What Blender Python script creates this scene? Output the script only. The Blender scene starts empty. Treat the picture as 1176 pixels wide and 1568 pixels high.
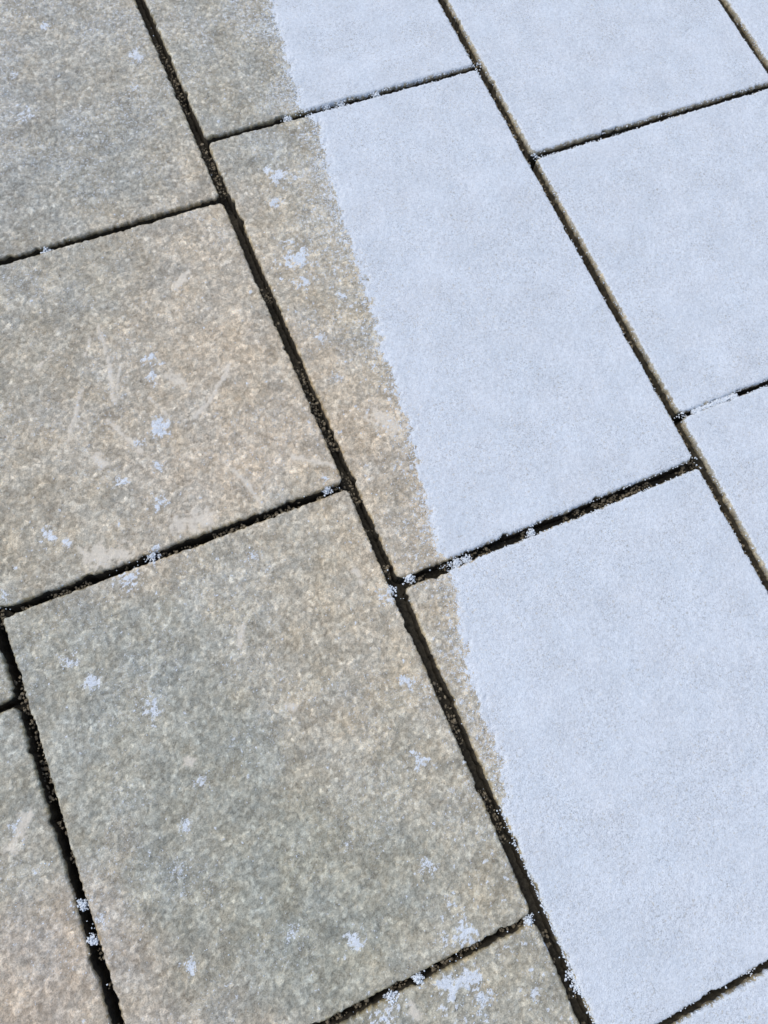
import bpy, numpy as np, math
from mathutils import Matrix, Vector
rng=np.random.default_rng(7)
# ---------------------------------------------------------------- numpy noise
def hsh(ix,iy,s):
    n=(ix.astype(np.int64)*374761393+iy.astype(np.int64)*668265263+s*1442695041)&0xFFFFFFFF
    n=((n^(n>>13))*1274126177)&0xFFFFFFFF
    n=((n^(n>>16))*2246822519)&0xFFFFFFFF
    return ((n^(n>>15))&0xFFFFFF)/float(0xFFFFFF)
def vn(x,y,s=0):
    ix=np.floor(x);iy=np.floor(y);fx=x-ix;fy=y-iy
    fx=fx*fx*(3-2*fx);fy=fy*fy*(3-2*fy)
    a=hsh(ix,iy,s);b=hsh(ix+1,iy,s);c=hsh(ix,iy+1,s);d=hsh(ix+1,iy+1,s)
    return ((a*(1-fx)+b*fx)*(1-fy)+(c*(1-fx)+d*fx)*fy)*2-1
def fbm(x,y,s=0,o=4,g=.5):
    t=0;a=1;n=0
    for i in range(o):
        ca,sa=math.cos(i*1.1+.4),math.sin(i*1.1+.4)
        t=t+a*vn((x*ca-y*sa)*2**i+17.3*i,(x*sa+y*ca)*2**i-9.1*i,s+i);n+=a;a*=g
    return t/n*1.6
def worley(x,y,s=0,j=.9):
    ix=np.floor(x);iy=np.floor(y)
    f1=np.full(x.shape,9.);idn=np.zeros(x.shape)
    for dx in(-1,0,1):
        for dy in(-1,0,1):
            cx=ix+dx;cy=iy+dy
            px=cx+.5+(hsh(cx,cy,s)-.5)*j;py=cy+.5+(hsh(cx,cy,s+11)-.5)*j
            d=np.hypot(x-px,y-py);h=hsh(cx,cy,s+23)
            m=d<f1
            idn=np.where(m,h,idn);f1=np.where(m,d,f1)
    return f1,idn
def ss(a,b,x):
    t=np.clip((x-a)/(b-a),0,1);return t*t*(3-2*t)
# ---------------------------------------------------------------- frost line (world metres)
F=np.array([[.42,1.6],[.383,1.135],[.363,1.011],[.352,.918],[.362,.873],[.347,.8],[.338,.739],[.332,.685],[.327,.62],[.315,.53],[.301,.462],[.296,.414],[.29,.362],[.278,.293],[.267,.236],[.254,.177],[.26,.146],[.251,.116],[.238,.065],[.225,.007],[.219,-.044],[.215,-.102],[.209,-.141],[.189,-.163],[.184,-.198],[.184,-.263],[.184,-.338],[.18,-1.5]])[::-1]
# leftover frost patches x,y,radius in mm
P=np.array([139,1085,20,-57,1032,18,23,1188,12,272,803,30,249,757,15,240,651,32,237,619,22,-8,573,18,-15,544,15,-31,469,22,-66,459,13,-53,417,12,-65,367,18,-210,373,18,-191,359,12,-131,285,20,-103,412,12,-280,319,12,173,143,24,-215,176,15,-156,120,18,-232,214,12,-131,14,12,-189,-62,10,117,-68,18,146,27,14,76,-179,15,81,-262,28,89,-227,14,-30,-212,18,73,-306,25,-208,-163,12,21,256,12,148,308,16,-164,-23,10,53,-304,25,-28,-303,30,-343,56,12,-326,-1,12,-286,-78,10,-298,-54,14,-95,303,14,82,-335,20,55,-350,15,140,-352,10,225,520,12,222,455,12,275,575,12,-50,1110,10,90,1160,9,120,1030,10,0,-120,9,-90,-180,10]).reshape(-1,3)/1000.
C=np.array([-148,494,-111,557,6,-61,645,-62,597,5,-62,597,-76,523,5,-92,503,-65,447,6,58,667,87,688,8,19,466,49,486,6,49,486,89,524,6,31,394,49,357,5,49,357,58,319,5,122,364,169,331,7,-167,332,-133,319,24,-55,330,-17,324,22,250,378,274,352,22,9,533,20,523,14,-119,458,-115,444,12,-137,44,-136,43,9,-23,173,-35,151,7,-5,60,5,52,6,140,185,139,171,9,4,-303,4,-314,9,-350,33,-327,61,12,-302,262,-294,263,6,-91,608,-76,629,5,-153,614,-132,623,5,-51,576,-67,540,4,-29,515,-14,478,4]).reshape(-1,5)/1000.
J=np.array([322,903,389,906,412,905,474,903,-97,304,172,144,270,145,284,143,384,145,203,151,191,-356,189,-368,-296,-55,-298,-94,-13,-288,22,-283,147,306,-93,787,167,-282,738,225,704,226,666,908,673,707,674,224,388,-442,353,-438]).reshape(-1,2)/1000.
TS=[(-.1,1.05,.25,(.48,.455,.395),1),(.02,.9,.12,(.41,.40,.345),1),(.1,1.15,.15,(.52,.485,.405),1),(-.1,.7,.2,(.51,.47,.385),1),(.08,.66,.14,(.64,.545,.42),1.2),(.1,.4,.16,(.64,.54,.415),1.2),(-.1,.5,.14,(.585,.51,.40),1),(-.2,.4,.1,(.53,.475,.375),1),
(-.2,.1,.17,(.455,.44,.37),1.2),(-.1,-.15,.2,(.42,.41,.335),1.2),(.1,.05,.14,(.58,.51,.395),1.2),(.05,.22,.1,(.55,.50,.40),1),(.12,-.2,.12,(.54,.49,.385),1),(-.36,-.1,.1,(.59,.50,.40),1.3),(-.3,-.3,.15,(.57,.48,.385),1.3),(.27,.6,.15,(.57,.51,.40),1),(.22,.2,.15,(.59,.51,.395),1),(.26,1.05,.15,(.49,.46,.38),1),(.15,-.4,.1,(.52,.485,.39),1)]
def tint(x,y):
    acc=np.zeros(x.shape+(3,));ws=np.full(x.shape,.05);acc+=np.array((.51,.47,.385))*.05
    wx=x+.07*fbm(x*9,y*9,50,3);wy=y+.07*fbm(x*9,y*9,60,3)
    for a,b,r,c,k in TS:
        w_=k*np.exp(-((wx-a)**2+(wy-b)**2)/(r*r)*1.5);acc+=w_[...,None]*np.array(c);ws+=w_
    t=acc/ws[...,None]
    m=fbm(x*45,y*45,200,4)[...,None]
    t=t*(1+.15*m)*(1+np.array((.03,0,-.045))*fbm(x*30+5,y*30,210,3)[...,None])
    return t
def frostmask(x,y,ed):
    n1=fbm(x*70,y*70,3,4,.65);n2=fbm(x*280,y*280,5,3,.7)
    sd=x-np.interp(y,F[:,1],F[:,0])
    m=sd+n1*.0085+n2*.0055
    fr=ss(-.008,.004,m)
    main=ss(.001,.009,m)
    for a,b,r in P:
        sel=(abs(x-a)<2*r+.01)&(abs(y-b)<2*r+.01)
        if not sel.any(): continue
        d=np.hypot(x[sel]-a,y[sel]-b)
        v=r*.55-d+n1[sel]*r*.65+n2[sel]*r*.6
        fr[sel]=np.maximum(fr[sel],ss(-.010,.012,v)*.74)
    near=np.exp(-np.clip(-sd,0,1)/.045)
    f1,idn=worley(x*95,y*95,91)
    v=(idn-(.94-.13*near))*.9-f1*.45+n2*.09+.05
    fr=np.maximum(fr,ss(-.04,.07,v)*.55)
    f1,idn=worley(x*210,y*210,191)
    v=(idn-(.93-.22*near))*.9-f1*.45+.06
    fr=np.maximum(fr,ss(-.02,.07,v)*.6)
    dust=.12+.12*ss(-.2,.6,fbm(x*14,y*14,300,3))+.08*ss(.4,1.1,y)+.17*near
    fr=np.maximum(fr,dust)
    off=.0034*np.exp(-((x-.663)/.012)**2)+.0025*np.exp(-((x-1.149)/.012)**2)+.0018*np.exp(-((y-.709)/.01)**2)
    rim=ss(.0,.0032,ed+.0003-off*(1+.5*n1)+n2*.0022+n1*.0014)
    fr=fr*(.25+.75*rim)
    return fr,main*(.15+.85*rim),rim
# ---------------------------------------------------------------- materials
def nd(nt,t,**k):
    n=nt.nodes.new(t)
    for a,b in k.items():
        if a[0]=='i' and a[1:].isdigit(): n.inputs[int(a[1:])].default_value=b
        else: setattr(n,a,b)
    return n
def ramp(nt,pts):
    r=nt.nodes.new('ShaderNodeValToRGB');e=r.color_ramp.elements
    while len(e)<len(pts): e.new(.5)
    for q,(p,c) in zip(e,pts): q.position=p;q.color=(c,c,c,1) if isinstance(c,(int,float)) else (*c,1)
    return r
def mixc(nt,a,b,f,bt='MIX'):
    m=nt.nodes.new('ShaderNodeMix');m.data_type='RGBA';m.blend_type=bt
    for i,v in ((0,f),(6,a),(7,b)):
        if hasattr(v,'links') : nt.links.new(v,m.inputs[i])
        else: m.inputs[i].default_value=v if i==0 else (*v,1)
    return m.outputs[2]
def math_(nt,op,a,b=0.,c=0.,cl=False):
    m=nt.nodes.new('ShaderNodeMath');m.operation=op;m.use_clamp=cl
    for i,v in enumerate((a,b,c)):
        if hasattr(v,'links'): nt.links.new(v,m.inputs[i])
        else: m.inputs[i].default_value=v
    return m.outputs[0]
def noise_(nt,pos,sc,det=2,ro=.6):
    n=nd(nt,'ShaderNodeTexNoise');n.inputs['Scale'].default_value=sc;n.inputs['Detail'].default_value=det;n.inputs['Roughness'].default_value=ro;nt.links.new(pos,n.inputs['Vector']);return n
def slab_material():
    M=bpy.data.materials.new('frosted_concrete_stone');M.use_nodes=True;nt=M.node_tree;L=nt.links.new
    B=nt.nodes['Principled BSDF'];pos=nd(nt,'ShaderNodeNewGeometry').outputs['Position']
    A=lambda n,o='Fac': nd(nt,'ShaderNodeAttribute',attribute_name=n).outputs[o]
    at=A('tint','Color');fr=A('frost');cr=A('cream');hg=A('relief');ma=A('mainfrost')
    wn=noise_(nt,pos,170,1)
    vm=nd(nt,'ShaderNodeVectorMath',operation='MULTIPLY_ADD');L(wn.outputs['Color'],vm.inputs[0]);vm.inputs[1].default_value=(.007,.007,.007);L(pos,vm.inputs[2])
    def voro(sc):
        v=nd(nt,'ShaderNodeTexVoronoi',feature='F1');v.inputs['Scale'].default_value=sc;L(vm.outputs[0],v.inputs['Vector']);return v
    v1=voro(190)
    s1=nd(nt,'ShaderNodeSeparateColor');L(v1.outputs['Color'],s1.inputs[0])
    nA=noise_(nt,pos,560,2,.75);sn=nd(nt,'ShaderNodeSeparateColor');L(nA.outputs['Color'],sn.inputs[0])
    nB=noise_(nt,pos,230,2,.65);sb=nd(nt,'ShaderNodeSeparateColor');L(nB.outputs['Color'],sb.inputs[0])
    nC=noise_(nt,pos,18,3,.62);scc=nd(nt,'ShaderNodeSeparateColor');L(nC.outputs['Color'],scc.inputs[0])
    r1=ramp(nt,[(0,.86),(.6,.97),(.85,1.14),(1,1.38)]);L(s1.outputs[0],r1.inputs[0])
    e1=ramp(nt,[(.35,1),(.7,0)]);L(v1.outputs['Distance'],e1.inputs[0])
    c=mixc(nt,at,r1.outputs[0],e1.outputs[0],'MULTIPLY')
    hue=mixc(nt,(.975,1.0,1.015),(1.035,1.0,.955),s1.outputs[1]);c=mixc(nt,c,hue,.9,'MULTIPLY')
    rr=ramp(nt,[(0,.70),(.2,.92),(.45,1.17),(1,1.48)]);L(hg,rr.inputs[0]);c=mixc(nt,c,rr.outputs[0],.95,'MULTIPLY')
    rn=ramp(nt,[(.34,.74),(.5,1.0),(.66,1.22)]);L(sn.outputs[0],rn.inputs[0]);c=mixc(nt,c,rn.outputs[0],.9,'MULTIPLY')
    rb=ramp(nt,[(.33,.84),(.67,1.16)]);L(sb.outputs[2],rb.inputs[0]);c=mixc(nt,c,rb.outputs[0],.8,'MULTIPLY')
    # small dark pits
    pt=ramp(nt,[(.24,.45),(.32,1)]);L(sb.outputs[0],pt.inputs[0]);c=mixc(nt,c,pt.outputs[0],.8,'MULTIPLY')
    crc=mixc(nt,(.80,.71,.58),(.90,.82,.70),sn.outputs[0])
    c=mixc(nt,c,crc,math_(nt,'MULTIPLY',cr,math_(nt,'MULTIPLY_ADD',sb.outputs[1],.9,.22,)))
    ff=math_(nt,'ADD',fr,math_(nt,'MULTIPLY_ADD',sn.outputs[1],1.2,-.6));ff=math_(nt,'ADD',ff,math_(nt,'MULTIPLY_ADD',sb.outputs[0],.9,-.45))
    fm=nd(nt,'ShaderNodeMapRange',i1=.36,i2=.62);L(ff,fm.inputs[0])
    fc=mixc(nt,(.79,.855,.92),(.88,.90,.93),scc.outputs[0])
    rs=ramp(nt,[(.32,.58),(.46,.95),(.7,1.06)]);L(sn.outputs[2],rs.inputs[0])
    pl=ramp(nt,[(.36,.35),(.64,1)]);L(scc.outputs[1],pl.inputs[0])
    fc=mixc(nt,fc,rs.outputs[0],pl.outputs[0],'MULTIPLY')
    bl=ramp(nt,[(.3,.94),(.7,1.04)]);L(scc.outputs[2],bl.inputs[0]);fc=mixc(nt,fc,bl.outputs[0],1.,'MULTIPLY')
    rb2=ramp(nt,[(.35,.92),(.65,1.04)]);L(sb.outputs[2],rb2.inputs[0]);fc=mixc(nt,fc,rb2.outputs[0],1.,'MULTIPLY')
    th=ramp(nt,[(.29,.6),(.44,0)]);L(sb.outputs[1],th.inputs[0])
    thm=math_(nt,'MULTIPLY',th.outputs[0],pl.outputs[0])
    core=math_(nt,'MAXIMUM',fm.outputs[0],math_(nt,'MULTIPLY',ma,.97))
    rz=ramp(nt,[(.05,.25),(.16,1)]);L(fr,rz.inputs[0])
    core=math_(nt,'MULTIPLY',core,rz.outputs[0])
    fmm=math_(nt,'MULTIPLY',core,math_(nt,'SUBTRACT',.97,thm))
    col=mixc(nt,c,fc,fmm)
    L(col,B.inputs['Base Color']);B.inputs['Roughness'].default_value=1.;B.inputs['Specular IOR Level'].default_value=.03
    bp=nd(nt,'ShaderNodeBump');bp.inputs['Distance'].default_value=.0016;L(math_(nt,'MULTIPLY_ADD',ma,.25,.7),bp.inputs['Strength']);L(nA.outputs['Fac'],bp.inputs['Height']);L(bp.outputs[0],B.inputs['Normal'])
    return M
SM=slab_material()
def simple(name,sc,a,b,rough=.95):
    M=bpy.data.materials.new(name);M.use_nodes=True;nt=M.node_tree;B=nt.nodes['Principled BSDF']
    n=noise_(nt,nd(nt,'ShaderNodeNewGeometry').outputs['Position'],sc,3)
    r=ramp(nt,[(.3,a),(.7,b)]);nt.links.new(n.outputs['Fac'],r.inputs[0]);nt.links.new(r.outputs[0],B.inputs['Base Color']);B.inputs['Roughness'].default_value=rough
    return M
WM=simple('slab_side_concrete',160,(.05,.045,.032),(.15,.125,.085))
FM=simple('frost_crystals',500,(.76,.83,.89),(.88,.90,.93),.95)
def mesh_from(name,V,Q,k):
    me=bpy.data.meshes.new(name);me.vertices.add(len(V));me.vertices.foreach_set('co',V.astype(np.float32).ravel())
    me.loops.add(Q.size);me.loops.foreach_set('vertex_index',Q.ravel().astype(np.int32))
    me.polygons.add(len(Q));me.polygons.foreach_set('loop_start',(np.arange(len(Q))*k).astype(np.int32))
    me.polygons.foreach_set('use_smooth',np.ones(len(Q),bool))
    return me
# ---------------------------------------------------------------- slab builder
def axis(L_,h):
    e=[0,.0008,.0018,.003,.0045]
    if h>.005:e=[0,.0015,.004]
    n=max(2,int((L_-2*e[-1])/h));mid=np.linspace(e[-1],L_-e[-1],n)
    a=np.concatenate([e[:-1],mid,(L_-np.array(e[:-1]))[::-1]])
    return np.concatenate([[0,0,0],a,[L_,L_,L_]]),np.concatenate([[-.05,-.02,-.0075],np.zeros(len(a)),[-.0075,-.02,-.05]])
sid=0
def slab(x0,x1,y0,y1,h=.0017,rot=0.,dz=0.,tilt=(0,0)):
    global sid;sid+=1
    W=x1-x0;H=y1-y0;cx=(x0+x1)/2;cy=(y0+y1)/2
    ax,zx=axis(W,h);ay,zy=axis(H,h)
    X,Y=np.meshgrid(ax,ay,indexing='ij');Z=np.minimum(zx[:,None],zy[None,:])+0*X
    wall=(Z<0)
    dx=np.minimum(X,W-X);dy=np.minimum(Y,H-Y);sx=np.where(X<W/2,-1,1);sy=np.where(Y<H/2,-1,1)
    R=.009
    a=np.clip((R-dx)/R,0,1);b=np.clip((R-dy)/R,0,1)
    ox=sx*(a*np.sqrt(1-b*b/2)-a)*R;oy=sy*(b*np.sqrt(1-a*a/2)-b)*R
    wX=x0+X;wY=y0+Y
    def jag(t,s): return fbm(t*14+s*3.1,np.full(t.shape,s*1.7),sid*7+s,2)*.0008+fbm(t*330,np.full(t.shape,s*2.3),sid*7+s+3,2)*.0009-np.clip(fbm(t*60,np.full(t.shape,s*5.3),sid*9+s,3)-.45,0,1)*.0055
    jx=np.where(sx<0,-jag(wY,1),jag(wY,2));jy=np.where(sy<0,-jag(wX,3),jag(wX,4))
    ox+=jx*np.exp(-dx/.004);oy+=jy*np.exp(-dy/.004)
    d=np.minimum(dx,dy)
    PX=wX+ox;PY=wY+oy
    r=.0055;rd=np.clip(r-d,0,r);zr=-(r-np.sqrt(r*r-rd*rd))*.75
    if h<.005:
        qx=PX+.0035*fbm(PX*120,PY*120,31,2);qy=PY+.0035*fbm(PX*120,PY*120,41,2)
        f1,i1=worley(qx*130,qy*130,1);g1=np.sqrt(np.clip(1-(f1/.62)**2,0,1))*(i1**1.7)
        f1b,i2=worley(qx*250,qy*250,2);g2=np.sqrt(np.clip(1-(f1b/.6)**2,0,1))*i2
        un=fbm(PX*22,PY*22,77,3);un2=fbm(PX*300,PY*300,78,2)
        rel=g1*.66+g2*.30+un2*.11+.05
        fr,main,rim=frostmask(PX,PY,d)
        cream=np.zeros(X.shape)
        nn=fbm(PX*200,PY*200,15,3)
        for (ax_,ay_,bx_,by_,rr) in C:
            ll=(bx_-ax_)**2+(by_-ay_)**2+1e-9
            t=np.clip(((PX-ax_)*(bx_-ax_)+(PY-ay_)*(by_-ay_))/ll,0,1)
            dd=np.hypot(PX-ax_-t*(bx_-ax_),PY-ay_-t*(by_-ay_))
            cream=np.maximum(cream,ss(0,rr*.5+.0008,rr*.75-dd+nn*rr*.5))
        rel=rel*(1-.5*cream)+.3*cream
        zt=rel*.0018+un*.0006
        zt=zt*(1-.7*main)+fr*.0008+main*(.00032*fbm(PX*240,PY*240,99,3,.8)+.0004*fbm(PX*40,PY*40,98,3)+.0014)
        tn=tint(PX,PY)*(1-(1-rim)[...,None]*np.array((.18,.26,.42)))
    else:
        rel=np.full(X.shape,.35);main=ss(0,.01,PX-np.interp(PY,F[:,1],F[:,0]));fr=.2+.8*main;cream=0*X;zt=0*X;tn=tint(PX,PY)
    zt=zt*ss(0,.002,d+.0006)
    PZ=np.where(wall,Z,zr+zt)
    wo=np.where(wall,.0012*fbm((PX+PY)*120,Z*150,8,2)-.0006,0)
    PX=PX+np.where((zx[:,None]<0)&(zy[None,:]==0),sx*wo,0);PY=PY+np.where((zy[None,:]<0)&(zx[:,None]==0),sy*wo,0)
    PZ=PZ+dz+np.where(wall,0,(PX-cx)*tilt[0]+(PY-cy)*tilt[1])
    c,s=math.cos(rot),math.sin(rot)
    lx=PX-cx;ly=PY-cy
    V=np.stack([lx*c-ly*s,lx*s+ly*c,PZ],-1).reshape(-1,3)
    nx,ny=X.shape;I=np.arange(nx*ny).reshape(nx,ny)
    Q=np.stack([I[:-1,:-1],I[1:,:-1],I[1:,1:],I[:-1,1:]],-1).reshape(-1,4)
    low=(np.minimum(np.minimum(Z[:-1,:-1],Z[1:,1:]),np.minimum(Z[1:,:-1],Z[:-1,1:]))<-.01).reshape(-1)
    me=mesh_from('paving_slab',V,Q,4)
    me.materials.append(SM);me.materials.append(WM)
    me.polygons.foreach_set('material_index',low.astype(np.int32))
    me.update(calc_edges=True)
    for nme,val in(('frost',fr),('mainfrost',main*np.where(wall,.0,1)*ss(0,.003,d+.0008)),('cream',cream),('relief',np.clip(rel,0,1))):
        at=me.attributes.new(nme,'FLOAT','POINT');at.data.foreach_set('value',val.astype(np.float32).ravel())
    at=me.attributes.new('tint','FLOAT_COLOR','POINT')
    tn=tn*np.where(wall[...,None],np.array((.85,.8,.7)),1)      # sides tinted darker and browner than the top
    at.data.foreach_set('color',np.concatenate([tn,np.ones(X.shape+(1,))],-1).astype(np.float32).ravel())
    ob=bpy.data.objects.new('paving_slab',me);bpy.context.collection.objects.link(ob);ob.location=(cx,cy,0)
    return ob
AL,AR=.1725,.1865;CL,CR=.6545,.6665;DL,DR=1.143,1.155;BL_,BR_=-.303,-.291
h=.0017
slab(BR_,AL,.7955,1.28,h)
slab(BR_,AL-.001,.306,.7865,h,dz=.001)
slab(BR_,AL+.001,-.277,.296,h)
slab(BR_,AL+.002,-.77,-.2865,h,dz=-.002)
slab(-.78,BL_,-.40,.186,h)
slab(-.78,BL_,.195,.68,h)
slab(AR,CL,.904,1.49,h)
slab(AR,CL,.1535,.8955,h)
slab(AR+.003,CL,-.4405,.141,h)
slab(AR,CL,-1.03,-.449,h)
slab(CR,DL,.711,1.29,h)
slab(CR,DL,.224,.7025,h,rot=.003)
slab(CR,DL,-.36,.217,h)
slab(DR,1.63,.5,1.08,h)
for (a,b,c_,d_) in [(BR_,AL,1.29,1.77),(-.78,BL_,.69,1.27),(-.78,BL_,1.28,1.76),(-.78,BL_,-.99,-.41),(BR_,AL,-1.36,-.78),(AR,CL,1.5,1.98),(AR,CL,-1.52,-1.04),(CR,DL,1.3,1.78),(CR,DL,-.85,-.37),(CR,DL,-1.44,-.86),(DR,1.63,1.09,1.57),(DR,1.63,0,.49),(DR,1.63,-.59,-.01),(DR,1.63,-1.18,-.6)]:
    slab(a,b,c_,d_,.012)
# ---------------------------------------------------------------- frost crumbs (one object)
import bmesh
bm=bmesh.new();bmesh.ops.create_icosphere(bm,subdivisions=2,radius=1);bm.verts.ensure_lookup_table()
IV=np.array([v.co[:] for v in bm.verts]);IF=np.array([[v.index for v in f.verts] for f in bm.faces]);bm.free()
def crumbs(name,S,mat):
    S=np.array(S);N=len(S)
    sc_=S[:,3,None]*rng.uniform(.6,1.4,(N,3))
    V=IV[None]*sc_[:,None,:]*(1+.3*rng.normal(0,1,(N,len(IV),1)).clip(-1.2,1.2))
    V=(V+S[:,None,:3]).reshape(-1,3);Q=(IF[None]+np.arange(N)[:,None,None]*len(IV)).reshape(-1,3)
    me=mesh_from(name,V,Q,3);me.materials.append(mat);me.update(calc_edges=True)
    ob=bpy.data.objects.new(name,me);bpy.context.collection.objects.link(ob)
S=[]
def add(x,y,z,r): S.append((x,y,z,r))
for k,(x,y) in enumerate(J):
    n=130 if k<19 else 20
    s_=rng.uniform(.0025,.0045)
    for _ in range(n):
        a,b=rng.normal(0,s_,2)
        add(x+a,y+b,rng.uniform(-.006,.0)-abs(a)*.3,rng.uniform(.0005,.0013))
xf=lambda y:np.interp(y,F[:,1],F[:,0])
for _ in range(2200):      # along the edge of the frost sheet
    y=rng.uniform(-.16,1.2);x=xf(y)-abs(rng.normal(0,.012))+.003;add(x,y,.0010,rng.uniform(.0003,.0009))
def joint(x0,y0,x1,y1,w,n):
    for _ in range(n):
        t=rng.random();s=rng.choice((-1,1))*w/2*rng.uniform(.95,1.4)
        hx,hy=(x1-x0),(y1-y0);l=math.hypot(hx,hy)
        x=x0+hx*t-hy/l*s;y=y0+hy*t+hx/l*s
        if x<xf(y)-.01: continue
        add(x,y,rng.uniform(-.0025,-.0005),rng.uniform(.0004,.0011))
joint(.33,.9,.66,.9,.0085,320);joint(.26,.147,.66,.147,.0125,280);joint(.2,-.445,.66,-.445,.0085,260)
joint(.6605,-.1,.6605,1.2,.012,450);joint(.67,.707,1.14,.707,.0085,260);joint(.67,.2205,1.14,.2205,.007,320);joint(1.149,.6,1.149,1.1,.012,160)
for _ in range(1100):
    x=rng.uniform(.69,.77);add(x,.2205+rng.normal(0,.0018),rng.uniform(-.006,-.001),rng.uniform(.0006,.0014))
for _ in range(320):
    y=rng.uniform(-.45,-.16);add(.1865+.003+rng.normal(0,.0008),y,rng.uniform(-.003,0),rng.uniform(.0004,.001))
for a,b,r in P:
    for _ in range(int(r*1000)):
        q=rng.normal(0,r*.7,2);add(a+q[0],b+q[1],.0008,rng.uniform(.0003,.0008))
for _ in range(500):
    add(rng.uniform(-.45,.3),rng.uniform(-.45,1.25),.0008,rng.uniform(.0003,.0008))
crumbs('frost_crumbs',S,FM)
# loose sand grains lodged in the joints (one object)
S=[]
def grit(x0,y0,x1,y1,w,n):
    for _ in range(n):
        t=rng.random();k=fbm(np.array([t*40.]),np.array([w*900]),7,2)[0]
        if k<-.1: continue
        add(x0+(x1-x0)*t+(rng.uniform(-w,w)/2 if x0==x1 else 0),y0+(y1-y0)*t+(rng.uniform(-w,w)/2 if y0==y1 else 0),-.012-rng.random()*.012,rng.uniform(.0006,.0022))
grit(.1795,-.5,.1795,1.3,.012,1500);grit(.6605,-.2,.6605,1.2,.010,1500);grit(-.297,-.4,-.297,.32,.010,500)
grit(-.3,.791,.17,.791,.007,500);grit(-.3,.301,.17,.301,.008,500);grit(-.3,-.282,.17,-.282,.008,400);grit(.19,.147,.65,.147,.01,400);grit(.19,.9,.65,.9,.007,400);grit(.67,.707,1.14,.707,.007,500)
crumbs('joint_sand',S,simple('sand_grains',700,(.16,.135,.09),(.36,.30,.21)))
# ---------------------------------------------------------------- ground
bpy.ops.mesh.primitive_plane_add(size=400,location=(0,0,-.045));g=bpy.context.object;g.name='ground'
g.data.materials.append(simple('bedding_grit',220,(.04,.036,.028),(.13,.115,.085),1))
# ---------------------------------------------------------------- light
w_=bpy.data.worlds.new('World');bpy.context.scene.world=w_;w_.use_nodes=True;nt=w_.node_tree
sky=nt.nodes.new('ShaderNodeTexSky');sky.sky_type='NISHITA';sky.sun_disc=False
el,az=math.radians(60),math.radians(-50)
sky.sun_elevation=el;sky.sun_rotation=az
nt.links.new(sky.outputs[0],nt.nodes['Background'].inputs[0]);nt.nodes['Background'].inputs[1].default_value=.14
sl=bpy.data.lights.new('sun','SUN');sl.energy=1.85;sl.angle=math.radians(45);sl.color=(1,.95,.86)
so=bpy.data.objects.new('sun',sl);bpy.context.collection.objects.link(so)
dirv=Vector((math.sin(az)*math.cos(el),math.cos(az)*math.cos(el),math.sin(el)))
so.rotation_euler=dirv.to_track_quat('Z','Y').to_euler();so.location=dirv*5
# ---------------------------------------------------------------- camera
cd=bpy.data.cameras.new('camera');co=bpy.data.objects.new('camera',cd);bpy.context.collection.objects.link(co)
CM=((0.91494,0.35249,-0.19656),(-0.392942,0.889147,-0.234552),(0.092094,0.291838,0.952024))
mw=Matrix.Identity(4)
for i in range(3):
    for j in range(3): mw[i][j]=CM[i][j]
mw.translation=(0,0,1);co.matrix_world=mw
cd.sensor_width=36;cd.lens=27.32;cd.clip_start=.01;cd.clip_end=1000
sc=bpy.context.scene;sc.camera=co
sc.view_settings.view_transform='Standard';sc.view_settings.look='None';sc.view_settings.exposure=0
